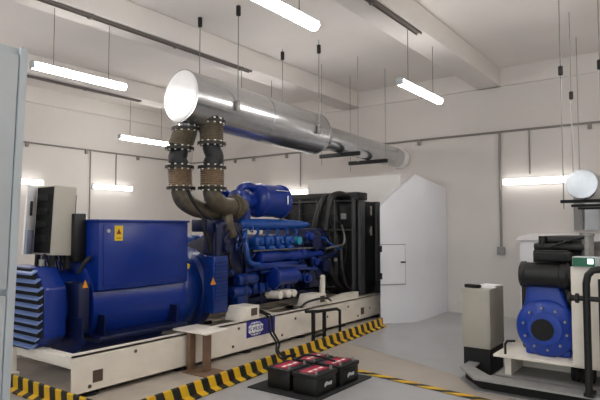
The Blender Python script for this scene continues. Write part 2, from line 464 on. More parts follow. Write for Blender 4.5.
# orange data tags, flywheel housing and coupling guard
m = MB()
m.lathe([(0, .53), (.04, .56), (.22, .56), (.26, .53), (.34, .53), (.38, .57), (.5, .57)], (4.5, AY, .74), (1, 0, 0), 40)
fly = m.build('flywheel_housing', 'blued', g)
m = MB()
m.box(4.80, 5.05, 4.84, 5.02, .5, 1.2, bev=.01)
for k in range(11): m.box(4.82, 5.03, 4.825, 4.845, .66+k*.046, .685+k*.046)
m.build('louvred_guard', 'blued', fly)
MB().prism([(4.73, .86), (4.82, .86), (4.775, .95)], 1, 4.822, 4.826).build('warning_triangle', 'orange', fly)
MB().obox((4.64, 5.14, 1.06), (.05, .012, .1), (0, .5, 0)).build('data_tag', 'yellow', fly)
m = MB()
for a in range(18):
    an = 2*PI*a/18
    m.cyl((4.55, AY+.54*math.cos(an), .74+.54*math.sin(an)), (4.51, AY+.54*math.cos(an), .74+.54*math.sin(an)), .016, seg=6)
m.build('bolt', 'steel', fly)
m = MB()
m.box(5.06, 5.5, 4.98, 5.32, .9, 1.62, bev=.03); m.box(5.2, 5.55, 5.02, 5.35, 1.6, 1.82, bev=.04); m.box(5.0, 5.6, 5.1, 6.0, .5, 1.12, bev=.03)
m.cyl((4.95, 5.02, 1.55), (5.25, 5.02, 1.62), .07); m.box(4.98, 5.2, 4.93, 5.05, 1.2, 1.4, bev=.02); m.cyl((5.08, 4.93, 1.3), (5.08, 4.86, 1.3), .06); m.cyl((5.02, 4.98, 1.1), (5.02, 4.98, 1.6), .06)
m.box(4.84, 5.02, 5.0, 5.3, 1.5, 1.66, bev=.02)
m.build('rear_bracket', 'navy', g)

# --- engine
m = MB()
m.prism([(5.12, .46), (5.12, .95), (4.98, 1.18), (5.05, 1.32), (5.45, 1.45), (5.75, 1.45), (6.15, 1.32), (6.22, 1.18), (6.08, .95), (6.08, .46)], 0, 5.52, 7.45, bev=.02)
for k in range(5): m.box(5.6+k*.36, 5.64+k*.36, 5.06, 5.14, .5, 1.0)
m.box(5.55, 7.3, 5.05, 6.15, .52, .58)
eng = m.build('engine_block', 'navy', g)
for k in range(4):
    for s_ in (1, -1):
        yy = AY - s_*.62
        x = 5.66 + k*.225
        mm = MB()
        mm.box(x, x+.17, yy-.1, yy+.1, 1.29, 1.44, bev=.045, seg=3)
        mm.box(x+.02, x+.15, yy-.115, yy+.115, 1.25, 1.30, bev=.01)
        mm.cyl((x+.085, yy-.1*s_, 1.36), (x+.085, yy-.125*s_, 1.36), .035, seg=12)
        mm.build('rocker_cover', 'bluel', eng)
MB().lathe([(0, .02), (.01, .06), (.1, .06)], (6.66, 4.88, 1.36), (0, 1, 0), 16).build('end_cap', 'cyan', eng)
random.seed(3)
for k in range(16):
    x = 6.5+random.random()*.85; z = .75+random.random()*.75
    p = V((x, 4.92+random.random()*.05, z)); pts = [p]
    for q in range(3):
        p = p+V((random.uniform(-.05, .3), random.uniform(-.05, .03), random.uniform(-.22, .18))); pts.append(p)
    MB().tube(pts, random.choice((.01, .014, .02)), seg=7, smooth=4).build('engine_pipe', random.choice(('blued', 'bluel', 'blackm', 'navy')), eng)
for k in range(12):
    x = 5.15+random.random()*.5; z = .55+random.random()*1.0
    p = V((x, 4.9+random.random()*.05, z)); pts = [p]
    for q in range(3):
        p = p+V((random.uniform(-.12, .16), random.uniform(-.04, .03), random.uniform(-.22, .12))); pts.append(p)
    MB().tube(pts, random.choice((.01, .014, .02)), seg=7, smooth=4).build('engine_pipe', random.choice(('blued', 'bluel', 'blackm', 'navy')), eng)
MB().tube([(5.6, 4.9, 1.24), (6.4, 4.89, 1.245), (7.2, 4.9, 1.24)], .012, seg=6).build('fuel_line', 'steel', eng)
m = MB()
m.lathe([(0, .05), (.03, .075), (.5, .082), (1.1, .075), (1.45, .06), (1.6, .045)], (5.45, 5.04, 1.60), (1, 0, .0), 20)
m.build('intake_manifold', 'bluel', g)
m = MB()
m.lathe([(0, .05), (.02, .085), (.5, .085), (.54, .06), (.7, .06), (.72, .075), (1.2, .072), (1.24, .05), (1.55, .05)], (5.75, 4.95, 1.14), (1, 0, 0), 20)
m.build('coolant_rail', 'blue', g)
m = MB()
for (x, z, r) in ((5.55, .98, .03), (5.85, .93, .028)):
    m.tube([(x, 5.0, z), (x+.5, 4.92, z+.02), (x+1.3, 4.92, z-.02)], r, seg=8, smooth=4)
m.build('oil_pipe', 'blued', g)
m = MB()
m.tube([(5.5, 4.98, 1.5), (5.46, 4.9, 1.3), (5.5, 4.88, 1.1), (5.7, 4.88, 1.05)], .035, seg=10, smooth=5)
m.build('lube_pipe', 'bluel', g)
for x, z in ((6.75, 1.18), (6.95, 1.42), (7.1, 1.02), (6.9, .78)):
    MB().lathe([(0, .03), (.01, .055), (.06, .055), (.07, .08), (.1, .08)], (x, 4.86, z), (0, 1, 0), 16).build('fitting', 'blue', eng)
for k in range(5):
    MB().tube([(5.75+k*.225, 4.99, 1.43), (5.76+k*.225, 4.95, 1.5), (5.78+k*.225, 5.02, 1.55)], .02, seg=8, smooth=4).build('injector_line', 'bluel', eng)
B(5.62, 6.6, 4.9, 4.98, 1.0, 1.06, bev=.01).build('rail_cover', 'blue', eng)
for k in range(6):
    MB().box(5.7+k*.15, 5.8+k*.15, 4.98, 5.06, .64, .78, bev=.012).build('crankcase_door', 'blued', eng)
# charge cooler / pumps low on the block
m = MB()
m.lathe([(0, .10), (.02, .15), (.07, .15), (.08, .115), (.4, .115), (.44, .13), (.5, .13), (.52, .08), (.64, .06)], (6.02, 4.92, .845), (1, 0, 0), 24)
m.build('water_pump', 'blue', g)
m = MB()
for x0, x1, zz in ((5.25, 5.6, .7), (5.35, 5.75, .86)):
    m.lathe([(0, .06), (.02, .085), (x1-x0-.05, .085), (x1-x0, .05)], (x0, 4.97, zz), (1, 0, 0), 16)
m.box(5.3, 5.5, 4.9, 5.08, .52, .66, bev=.02)
m.build('starter_motor', 'blued', g)
for k, x in enumerate((6.1, 6.29, 6.42)):
    MB().lathe([(0, .03), (.012, .055), (.22, .058), (.235, .062), (.26, .062)], (x, 4.80, .60), (0, 1, 0), 18).build('oil_filter', 'cream', g)
m = MB(); m.lathe([(0, .03), (.015, .048), (.3, .048), (.32, .03)], (7.27, 4.9, .48), (0, 0, 1), 18)
m.build('fuel_filter', 'cream', g)
# front gear case towards the radiator
m = MB()
m.box(7.3, 7.6, 5.0, 6.2, .55, 1.55, bev=.05)
m.cyl((7.1, 5.0, 1.32), (7.1, 4.88, 1.32), .12, seg=20); m.cyl((7.35, 5.0, .95), (7.35, 4.86, .95), .1, seg=20)
m.cyl((7.2, 4.95, 1.05), (7.75, 4.95, 1.12), .05); m.cyl((6.85, 4.95, 1.35), (7.5, 5.0, 1.2), .045)
m.box(6.95, 7.3, 4.92, 5.1, .62, .9, bev=.03)
m.build('gear_case', 'navy', g)
# air cleaner and turbo on top
m = MB()
m.lathe([(0, .12), (.03, .2), (.08, .235), (.1, .245), (.13, .245), (.15, .235), (.56, .235), (.57, .25), (.61, .25), (.63, .21), (.65, .1)], (5.8, 5.1, 1.945), (1, -.02, 0), 36)
af = m.build('air_filter', 'blue', g)
text_mesh('number_mark', '1', .19, 'whitel', af, (6.29, 4.838, 1.945), (PI/2, 0, 0), ext=.004, sx=1.2)
B(6.08, 6.36, 4.878, 4.9, 2.085, 2.093).build('mark_line', 'whitel', af)
for s in (5.1, 6.1):
    m = MB(); q = .5 if s > 6 else 0
    m.lathe([(0, .08), (.03, .15), (.12, .17), (.2, .15), (.24, .1), (.5, .09)], (5.42+q, s, 1.92), (1, 0, 0), 28)
    m.tube([(5.5+q, s, 2.0), (5.55+q, s-.02, 2.1), (5.7+q, s-.02, 2.14), (5.85+q, s, 2.08), (5.9+q, s, 1.95)], .055, seg=14, smooth=5)
    m.cyl((5.65+q, s, 1.92), (5.65+q, s, 1.62), .08)
    m.build('turbocharger', 'blue', g)
MB().lathe([(0, .12), (.05, .17), (.12, .205), (.14, .215), (.17, .215), (.19, .205), (.62, .205), (.63, .22), (.67, .22), (.69, .18), (.72, .1)], (6.4, 6.1, 1.95), (1, 0, 0), 32).build('air_filter', 'blue', g)
# brown exhaust outlets of the engine
m = MB()
m.lathe([(0, .13), (.05, .13), (.06, .165), (.1, .165), (.11, .12), (.22, .12)], (5.28, 5.0, 1.83), (1, .1, .04), 24)
m.tube([(5.2, 5.0, 1.72), (5.2, 4.99, 1.6), (5.28, 5.0, 1.45)], .075, seg=14, smooth=4)
m.build('exhaust_outlet', 'rust', g)
MB().tube([(4.38, 4.86, 2.0), (4.45, 4.84, 1.86), (4.6, 4.83, 1.72), (4.78, 4.86, 1.66)], .02, seg=10, smooth=5).build('black_hose', 'blackm', g)
MB().tube([(4.68, 4.9, 1.72), (4.66, 4.88, 1.55), (4.74, 4.88, 1.4), (4.8, 4.9, 1.25)], .02, seg=8, smooth=5).build('black_hose', 'blackm', g)
MB().tube([(5.2, 4.85, 1.6), (5.24, 4.8, 1.45), (5.3, 4.8, 1.25), (5.4, 4.84, 1.05), (5.45, 4.88, .7), (5.35, 4.85, .5)], .008, seg=6, smooth=5).build('thin_hose', 'radg', g)
# feet on the base
for x0, x1 in ((5.04, 5.36), (6.56, 6.9)):
    m = MB()
    m.prism([(x0-.03, .40), (x0+.05, .57), (x1, .57), (x1, .40)], 1, 4.58, 4.86, bev=.008)
    ft = m.build('engine_foot', 'cream', g)
    B(x1-.16, x1-.05, 4.574, 4.582,   .45, .54).build('foot_opening', 'hole', ft)
    MB().prism([(x0-.03, .40), (x0+.05, .57), (x1, .57), (x1, .40)], 1, 6.3, 6.52, bev=.008).build('engine_foot', 'cream', g)

# --- radiator
RX0, RX1, RY0, RY1 = 7.98, 8.92, 4.74, 6.5
m = MB()
m.box(RX0+.18, RX1-.05, RY0+.03, RY1-.03, .42, 2.02)
rad = m.build('radiator', 'radi', g)
B(RX0+.1, RX0+.46, RY0-.02, RY1, 2.03, 2.17, bev=.02).build('header_tank', 'radi', rad)
B(RX0+.1, RX1, RY0, RY1, .40, .50, bev=.01).build('bottom_tank', 'radi', rad)
for (x0, x1) in ((RX0+.2, RX0+.38), (RX1-.13, RX1)):
    for y0, y1 in ((RY0-.015, RY0+.07), (RY1-.07, RY1+.015)):
        B(x0, x1, y0, y1, .40, 2.03, bev=.012).build('side_frame', 'radl', rad)
m = MB()
for k in range(3):
    B(RX0+.44, RX0+.7, RY0+.015, RY0+.03, .62+k*.46, .62+k*.46+.38).build('side_cover', 'black', rad)
for z in (1.78, 1.42):
    B(RX0+.62, RX0+.65, RY0+.0, RY0+.03, z, z+.16).build('side_clip', 'bolt', rad)
# fan shroud plates facing the engine
m = MB()
ys = [4.78, 5.14, 5.52, 5.9, 6.28]
for a in range(4):
    m.box(RX0+.10, RX0+.18, ys[a]+.02, ys[a+1]-.02, 1.55, 1.98, bev=.01)
m.box(RX0+.12, RX0+.18, 4.78, 6.4, .5, 1.5)
m.build('fan_shroud', 'radi', rad)
m = MB()
for y in ys:
    m.box(RX0+.03, RX0+.12, y-.014, y+.014, .5, 2.06)
for z in (1.52, 2.02, .52): m.box(RX0+.05, RX0+.11, 4.76, 6.4, z-.012, z+.012)
m.build('shroud_frame', 'radl', rad)
m = MB()
for r in (.3, .45, .6, .75):
    m.tube([(RX0-.05, AY+r*math.cos(a), 1.22+r*math.sin(a)) for a in [2*PI*i/40 for i in range(41)]], .007, seg=6)
for k in range(12):
    a = 2*PI*k/12
    m.cyl((RX0-.05, AY+.12*math.cos(a), 1.22+.12*math.sin(a)), (RX0-.05, AY+.78*math.cos(a), 1.22+.78*math.sin(a)), .006, seg=6)
m.build('fan_guard', 'radg', rad)
m = MB()
m.tube([(7.5, 5.0, 1.5), (7.55, 4.98, 1.8), (7.62, 4.95, 2.05), (7.85, 4.92, 2.12), (8.1, 4.92, 2.08)], .06, seg=12, smooth=6)
m.tube([(7.4, 5.15, 1.5), (7.45, 5.1, 1.8), (7.55, 5.06, 2.03), (7.85, 5.05, 2.1), (8.15, 5.05, 2.06)], .05, seg=12, smooth=6)
m.tube([(7.5, 4.95, 1.05), (7.55, 4.9, .8), (7.7, 4.88, .6), (8.1, 4.9, .5)], .055, seg=12, smooth=6)
m.tube([(7.75, 4.85, 1.2), (7.72, 4.8, .85), (7.8, 4.8, .62), (8.0, 4.82, .5)], .035, seg=10, smooth=6)
m.build('radiator_hose', 'black', g)
MB().tube([(7.35, 4.88, 1.22), (7.6, 4.85, 1.25), (7.85, 4.86, 1.28), (7.88, 4.86, 1.42), (7.8, 4.86, 1.6)], .016, seg=8, smooth=6).build('coolant_pipe', 'steel', g)
B(7.86, 7.95, 4.86, 4.92, 1.7, 1.8, bev=.008).build('sensor', 'grey', g)
B(7.62, 7.66, 4.86, 4.9, 1.0, 1.05).build('sensor', 'bolt', g)
B(8.66, 8.75, 4.60, 4.7, .40, .62).build('radiator_bracket', 'radg', g)
m = MB(); m.prism([(6.95, .40), (6.95, .44), (7.5, .5), (7.9, .5), (7.9, .40)], 1, 4.60, 4.70)
m.build('cable_bracket', 'cream', g)

# --- control cabinet with open door, standing on the alternator end
cb = B(2.95, 3.19, 5.28, 5.62, 1.27, 1.98, bev=.008).build('control_cabinet', 'beige', g)
B(2.943, 2.951, 5.295, 5.605, 1.29, 1.965).build('open_interior', 'dark', cb)
m = MB()
for z in (1.4, 1.55, 1.68, 1.82): m.box(2.925, 2.945, 5.36, 5.56, z, z+.07, bev=.006)
m.build('switchgear', 'blackm', cb)
m = MB(); hx, hy, ca, sa_ = 2.95, 5.635, math.cos(.75), math.sin(.75)
m.obox((hx-.135*ca, hy-.135*sa_, 1.625), (.27, .018, .71), (0, 0, .75), bev=.004); cd = m.build('cabinet_door', 'white', cb)
MB().obox((hx-.17*ca+.012, hy-.17*sa_-.016, 1.74), (.03, .02, .15), (0, 0, .75), bev=.005).build('door_handle', 'blackm', cb)
MB().obox((hx-.17*ca+.012, hy-.17*sa_-.016, 1.4), (.17, .016, .24), (0, 0, .75), bev=.004).build('document_pouch', 'pouch', cb)
for x in (2.98, 3.14):
    for y in (5.31, 5.58): B(x-.02, x+.02, y-.02, y+.02, 1.13, 1.275).build('cabinet_leg', 'blackm', cb)
m = MB()
for k in range(7): m.tube([(2.92+k*.03, 5.35+.03*(k % 3), 1.28), (2.9+k*.035, 5.33+.02*(k % 4), 1.22), (2.93+k*.04, 5.38, 1.13)], .009, seg=6, smooth=4)
m.build('cable', 'blackm', cb)
pv = V((3.07, 5.45, 1.27)) - ORG[g.name]
Rm = Matrix.Rotation(math.radians(2.6), 3, 'Y')
cb.rotation_euler = (0, math.radians(2.6), 0); cb.location = pv - Rm @ pv
jb = B(3.17, 3.3, 5.22, 5.5, 1.2, 1.70, bev=.01).build('junction_box', 'black', g)
B(3.165, 3.175, 5.33, 5.37, 1.53, 1.6).build('indicator', 'bolt', jb)
MB().cyl((3.19, 5.3, 1.4), (3.19, 5.3, 1.9), .014, seg=8).build('antenna_rod', 'blackm', cb)

# ================================================================== EXHAUST
sa, sb = V((4.4, 5.02, 3.145)), V((9.85, 4.74, 2.91))
sd = (sb-sa).normalized(); SL = (sb-sa).length
t = thing('exhaust_silencer', (5.8, 4.95, 3.0), 'long shiny galvanised exhaust silencer and tail pipe hung above the generator', 'silencer')
R0 = .318
m = MB()
m.lathe([(0, R0), (.03, R0+.003), (2.62, R0+.003), (2.65, R0), (2.85, .20), (2.87, .195)], sa, sd, 56)
body = m.build('silencer_body', 'galv', t)
MB().lathe([(-.012, R0-.05), (-.008, R0-.012), (-.004, R0-.004), (.0, R0-.004)], sa, sd, 56).build('end_plate', 'galvw', t)
for d in (.003, 1.36, 2.62): MB().lathe([(d-.004, R0), (d-.004, R0+.008), (d+.012, R0+.008), (d+.012, R0)], sa, sd, 56, cap=False).build('seam_band', 'galv', body)
MB().lathe([(2.85, .19), (SL-.035, .19)], sa, sd, 36).build('tail_pipe', 'galv', t)
MB().lathe([(SL-.2, .19), (SL-.2, .2), (SL-.05, .2), (SL-.05, .19)], sa, sd, 36).build('wall_sleeve', 'galvw', t)

def riser(c, zt, zb, h3, bow, label, el):
    """stack of flanged bellows and a wrapped pipe from elbow up to silencer; c(z) gives the x,y of its centre"""
    t = thing('exhaust_riser', (c(zb)[0], c(zb)[1], zb), label, 'exhaust pipe', 'flanged exhaust risers')
    def P(z): return V((*c(z), z))
    def fl(z):
        m = MB(); m.lathe([(-.02, .1), (-.018, .178), (.018, .178), (.02, .1)], P(z), (0, 0, 1), 30)
        f = m.build('flange', 'flange', t)
        for k in range(12):
            mb = MB()
            a = 2*PI*k/12
            p = P(z) + V((.158*math.cos(a), .158*math.sin(a), 0))
            mb.cyl(p+V((0, 0, -.034)), p+V((0, 0, .034)), .012, seg=6)
            mb.build('bolt', 'bolt', f)
    def bel(z0, z1, mt):
        n = 9; pr = []
        L = z1-z0; d = (P(z1)-P(z0))
        for k in range(n*2+1):
            pr.append((d.length*k/(n*2),   .15 if k % 2 else .14))
        MB().lathe(pr, P(z0), d, 30).build('bellows', mt, t)
    z1, z2, z3 = zb+.02, zb+.25, zb+h3
    fl(zb); bel(z1, z2, 'rustd'); fl(z2+.01)
    MB().tube([P(z2+.02), P(z2+.06), P((z2+z3)/2)+V((bow, -bow*.5, 0)), P(z3-.04), P(z3)], [.105, .11, .112, .11, .105], seg=22, smooth=6).build('wrapped_pipe', 'wrap', t)
    fl(z3+.02); bel(z3+.03, zt-.03, 'rust'); fl(zt-.02)
    MB().cyl(P(zt-.02), P(zt+.05), .12, seg=24).build('stub', 'galv', t)
    # elbow at the foot
    MB().tube([P(zb), P(zb)+V((0, 0, -.06))] + [V(e) for e in el], .115, seg=18, smooth=6).build('elbow', 'rust', t)
    return t
riser(lambda z: (4.55-.04*min(1, (z-2.04)/.4)+.3*max(0, z-2.5), 5.17-.1*max(0, z-2.5)), 2.80, 2.04, .47, -.02, 'left hand flanged exhaust riser with bellows, rising to the silencer end', [(4.6, 5.16, 1.89), (4.74, 5.13, 1.81), (4.92, 5.12, 1.78), (5.1, 5.12, 1.78)])
riser(lambda z: (4.80, 4.88+.03*(z-2.05)), 2.90, 2.04, .54, .035, 'right hand flanged exhaust riser with bellows, nearer the blue air filter', [(4.86, 4.89, 1.90), (5.05, 4.95, 1.84), (5.29, 5.0, 1.83)])

# hangers: rod + isolator + clamp
def hanger(x, y, zb, ziso, label, clamp=True):
    t = thing('hanger_rod', (x, y, zb), label, 'hanger', 'rods hanging the silencer')
    MB().cyl((x, y, zb), (x, y, ZC), .006, seg=8).build('rod', 'steel', t)
    MB().lathe([(0, .012), (.01, .03), (.13, .03), (.14, .012)], (x, y, ziso), (0, 0, 1), 14).build('isolator', 'black', t)
    if clamp: B(x-.025, x+.025, y-.02, y+.02, zb-.1, zb+.03, bev=.006).build('clamp', 'steel', t)
    return t
def axis_y(x): return sa.y + (sb.y-sa.y)*(x-sa.x)/(sb.x-sa.x)
def axis_z(x): return sa.z + (sb.z-sa.z)*(x-sa.x)/(sb.x-sa.x)
for x, kind in ((5.0, 'front'), (6.68, 'rear')):
    hanger(x, axis_y(x)+R0+.03, axis_z(x), 4.2 if x > 6 else 4.24, 'rod with black isolator on the far side of the silencer, %s pair' % kind)
    hanger(x, axis_y(x)-R0-.03, axis_z(x), 4.17 if x > 6 else 4.23, 'rod with black isolator clamped to the near side of the silencer, %s pair' % kind)
for x, nm in ((7.72, 'behind the silencer cone'), (8.6, 'next to the back wall')):
    ya, yb, zz = axis_y(x)-.36, axis_y(x)+.36, axis_z(x)-.215
    t = thing('trapeze_hanger', (x, axis_y(x), zz), 'black bar on two thin rods under the tail pipe, ' + nm, 'hanger', 'trapeze hangers under the tail pipe')
    B(x-.03, x+.03, ya-.03, yb+.03, zz-.045, zz+.02, bev=.004).build('bar', 'blackm', t)
    for y in (ya, yb):
        MB().cyl((x, y, zz-.16), (x, y, ZC), .006, seg=8).build('rod', 'steel', t)

# ================================================================== AIR DUCT
t = thing('air_duct', (9.3, 5.2, 0), 'white sheet metal discharge duct between black radiator and back wall', 'duct')
MB().prism([(8.98, 4.35), (9.84, 4.35), (9.84, 6.4), (8.98, 6.4)], 2, 0, 2.52).build('plastered_plenum', 'plaster', t)
m = MB()
a, b, c, d, e = (7.95, 4.22), (8.46, 3.83), (9.84, 3.83), (9.84, 4.34), (8.96, 4.6)
vs = [(*q, 0) for q in (a, b, c, d, e)] + [(*a, 1.9), (*b, 2.45), (*c, 2.3), (*d, 2.5), (*e, 2.15)]
m.mesh(vs, [(0, 1, 6, 5), (1, 2, 7, 6), (2, 3, 8, 7), (3, 4, 9, 8), (4, 0, 5, 9), (5, 6, 9), (6, 7, 8), (6, 8, 9), (0, 4, 3, 2, 1)])
m.build('flared_side', 'offw', t)
# access door on the flared face
fx, fy = (b[0]-a[0]), (b[1]-a[1]); L = math.hypot(fx, fy); ux, uy = fx/L, fy/L; nx, ny = uy, -ux
def onf(u, z, off): return (a[0]+ux*u+nx*off, a[1]+uy*u+ny*off, z)
def panel(u0, u1, z0, z1, o0, o1):
    vs = [onf(u, z, o) for o in (o0, o1) for u, z in ((u0, z0), (u1, z0), (u1, z1), (u0, z1))]
    return MB().mesh(vs, [(0, 1, 2, 3), (4, 5, 6, 7), (0, 1, 5, 4), (1, 2, 6, 5), (2, 3, 7, 6), (3, 0, 4, 7)])
panel(.005, .45, .62, 1.285, .0, .006).build('door_gap', 'grey', t)
dd = panel(.0, .44, .635, 1.272, .004, .014).build('access_door', 'offw', t)
panel(.36, .44, .98, 1.0, .014, .035).build('handle', 'black', dd)
for z in (.72, 1.16): panel(-.02, .02, z, z+.1, .012, .03).build('hinge', 'black', dd)

# ================================================================== KERBS, TAPE, MAT
# L section kerb: upright and a foot towards the aisle
KA = math.atan(.07)
def kerb_profile(s): return [(s*a, b) for a, b in ((.02, 0), (.02, .125), (.005, .135), (-.01, .125), (-.02, .03), (-.075, .012), (-.075, 0))]
t = MB().prism(kerb_profile(1), 0, 0, 5.15).build('hazard_kerb', 'kerbx', org=(0, 0, 0))
t.location = (2.62, 3.735, .0045); t.rotation_euler = (0, 0, KA)
tag(t, 'long raised kerb with yellow and black stripes in front of the generator', 'kerb')
t = MB().prism(kerb_profile(1), 1, 3.78, 7.6).build('hazard_kerb', 'kerby', org=(0, 0, 0))
t.location = (2.66, 0, .0045)
tag(t, 'short striped kerb at lower left across the end of the generator', 'kerb')
tp = B(-.05, .05, -4.4, .4, 0, .002).build('hazard_tape', 'tapey', org=(0, 0, 0)); tp.location = (5.19, 2.95, .0045); tp.rotation_euler = (0, 0, -.142)
tag(tp, 'flat yellow and black tape stuck on the floor at lower right', 'tape')
# mat
c = V((4.56, 3.2, 0)); 
m = MB(); m.obox((4.555, 3.2, .006), (1.04, .8, .012), (0, 0, 0), bev=.003)
tag(m.build('floor_mat', 'rubber'), 'black ribbed rubber mat on the floor under the four batteries', 'mat')

def battery(x, y, label):
    t = thing('battery', (x, y, .0125), label, 'battery', 'four black starter batteries on the mat')
    L, W, Hh = .34, .27, .165
    B(x-L/2, x+L/2, y-W/2, y+W/2, .0125, .0125+Hh, bev=.012).build('case', 'black', t)
    lid = B(x-L/2-.008, x+L/2+.008, y-W/2-.008, y+W/2+.008, .0125+Hh-.01, .0125+Hh+.03, bev=.008).build('lid', 'black', t)
    lb = B(x-L/2+.03, x+L/2-.03, y-W/2+.07, y+W/2-.05, .0125+Hh+.03, .0125+Hh+.033).build('top_label', 'red', t)
    z = .0125+Hh+.033
    m = MB()
    for k in range(3): m.box(x-.11+k*.085, x-.05+k*.085, y-.02, y+.012, z, z+.001)
    m.build('label_marks', 'whitel', lb)
    for s in (-1, 1):
        MB().lathe([(0, .016), (.03, .013)], (x+s*.12, y-W/2+.035, .0125+Hh+.03), (0, 0, 1), 12).build('terminal', 'steel', t)
    sl = B(x-.06, x+.1, y-W/2-.002, y-W/2, .06, .14).build('side_label', 'rubber', t)
    m = MB()
    m.prism([(x-.04, .075), (x+.0, .09), (x+.075, .08), (x+.085, .115), (x+.03, .11), (x-.01, .125), (x-.045, .105)], 1, y-W/2-.0035, y-W/2-.002)
    m.build('side_mark', 'lgrey', sl)
    return t
b0 = (4.31, 2.99); dx, dy = .41, .31
battery(b0[0], b0[1], 'battery nearest the viewer, front right of the black mat')
battery(b0[0], b0[1]+dy, 'battery at the left of the mat, under the dangling black cables')
battery(b0[0]+dx, b0[1]+dy, 'battery at the back of the mat, closest to the striped kerb')
battery(b0[0]+dx, b0[1], 'battery at the right of the mat, pointing at the floor tape')
for k, (ox, oy) in enumerate(((0, 0), (.06, .03))):
    ps = [(5.42+ox, 4.76, .5), (5.44+ox, 4.6, .45), (5.42+ox, 4.48, .41), (5.3+ox, 4.36, .27), (5.1+ox, 4.1, .2-.02*k), (4.8+ox*.5, 3.85, .18), (4.5+.1*k, 3.55+oy, .2), (4.4+.12*k, 3.38, .26)]
    tag(MB().tube(ps, .013, seg=8, smooth=6).build('battery_cable', 'blackm'), ['inner black cable hanging over the cream base down to the batteries', 'outer black cable hanging over the cream base down to the batteries'][k], 'cable', 'battery cables')
ps = [(4.42, 3.3, .235), (4.48, 3.22, .28), (4.55, 3.1, .27), (4.6, 2.95, .235)]
tag(MB().tube(ps, .01, seg=8, smooth=6).build('battery_cable', 'blackm'), 'short black jumper cable lying across the battery tops', 'cable', 'battery cables')

# brown pedestal beside the rail
t = thing('cable_stand', (4.2, 4.48, 0), 'low brown steel stand with beige plate top against the cream base', 'stand')
B(4.06, 4.42, 4.2, 4.72, .425, .445, bev=.004).build('top_plate', 'cream', t)
for x, y in ((4.13, 4.5), (4.2, 4.33)):
    B(x-.045, x+.045, y-.025, y+.025, .012, .425, bev=.006).build('leg', 'brown', t)
B(4.02, 4.34, 4.16, 4.53, .004, .014, bev=.003).build('foot_plate', 'brown', t)

# black pipe frame beside the rail
t = thing('pipe_frame', (6.4, 4.3, 0), 'small black steel frame standing between the kerb and cream base', 'frame')
m = MB(); m.tube([(6.05, 4.35, .42), (6.25, 4.3, .40), (6.62, 4.22, .40), (6.68, 4.2, .37), (6.68, 4.2, .02)], .022, seg=10)
m.build('bent_rail', 'black', t)
for x, y in ((6.16, 4.3), (6.40, 4.28)):
    B(x-.02, x+.02, y-.02, y+.02, .005, .40).build('leg', 'black', t)
B(6.14, 6.42, 4.275, 4.305, .06, .09).build('stretcher', 'black', t)
m = MB(); m.tube([(6.3, 4.62, .42), (6.4, 4.55, .5), (6.75, 4.5, .52), (7.0, 4.56, .45)], .016, seg=8, smooth=5)
m.build('handle_bar', 'black', t)

# ================================================================== SECOND MACHINE
g2 = thing('engine_set', (6.5, 1.1, 0), 'smaller black diesel engine set with a round blue housing on cream base', 'engine')
m = MB()
m.box(5.42, 7.9, .15, 1.66, .308, .333, bev=.004)
for y in (.2, 1.52): m.box(5.52, 7.8, y, y+.06, .13, .31)
m.box(5.95, 6.01, .2, 1.58, .13, .31)
b2 = m.build('base_frame', 'cream', g2)
m = MB()
fl_ = [(5.20, -.2), (5.20, 1.78), (5.56, 2.04), (5.84, 2.04), (5.84, 1.93), (5.62, 1.91), (5.40, 1.70), (5.40, -.2)]
m.prism(fl_, 2, .112, .13); m.prism(fl_, 2, .004, .016)
m.build('skid_beam', 'galvd', g2)
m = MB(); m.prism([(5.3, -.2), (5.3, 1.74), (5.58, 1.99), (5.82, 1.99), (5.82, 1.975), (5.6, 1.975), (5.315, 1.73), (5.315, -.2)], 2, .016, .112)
m.build('shaded_skid_web', 'blackm', g2)  # web coloured black for the shade beneath the top flange
B(5.46, 7.9, .1, 1.66, .11, .13).build('skid_plate', 'grey', g2)
# blue pump / housing
DX, DY, DZ, DR = 5.62, 1.215, .60, .275
m = MB()
m.lathe([(0, .11), (.004, .15), (.015, .16), (.03, .21), (.05, .255), (.08, DR), (.24, DR), (.26, .25), (.34, .23)], (DX-.08, DY, DZ), (1, 0, 0), 48)
m.prism([(DY-.24, DZ+.1), (DY+.24, DZ+.1), (DY+.19, DZ+.25), (DY+.17, 1.04), (DY-.1, 1.04), (DY-.17, DZ+.25)], 0, DX-.01, DX+.2, bev=.03)
m.box(DX+.02, DX+.18, DY-.2, DY+.2, .333, .4, bev=.02)
hs = m.build('blue_housing', 'blue2', g2)
MB().lathe([(0, .03), (.004, .1), (.02, .105)], (DX-.092, DY+.02, DZ-.01), (1, 0, 0), 32).build('hub_cover', 'blackm', hs)
for k in range(10):
    a = 2*PI*k/10+.2
    MB().cyl((DX-.045, DY+.195*math.cos(a), DZ+.195*math.sin(a)), (DX-.085, DY+.195*math.cos(a), DZ+.195*math.sin(a)), .012, seg=8).build('bolt', 'steel', hs)
m = MB(); m.tube([(DX, DY-.28, DZ+.22), (DX-.05, DY-.25, DZ+.16), (DX-.03, DY-.3, DZ+.05)], .02, seg=8, smooth=4)
m.build('drain_fitting', 'steel', hs)
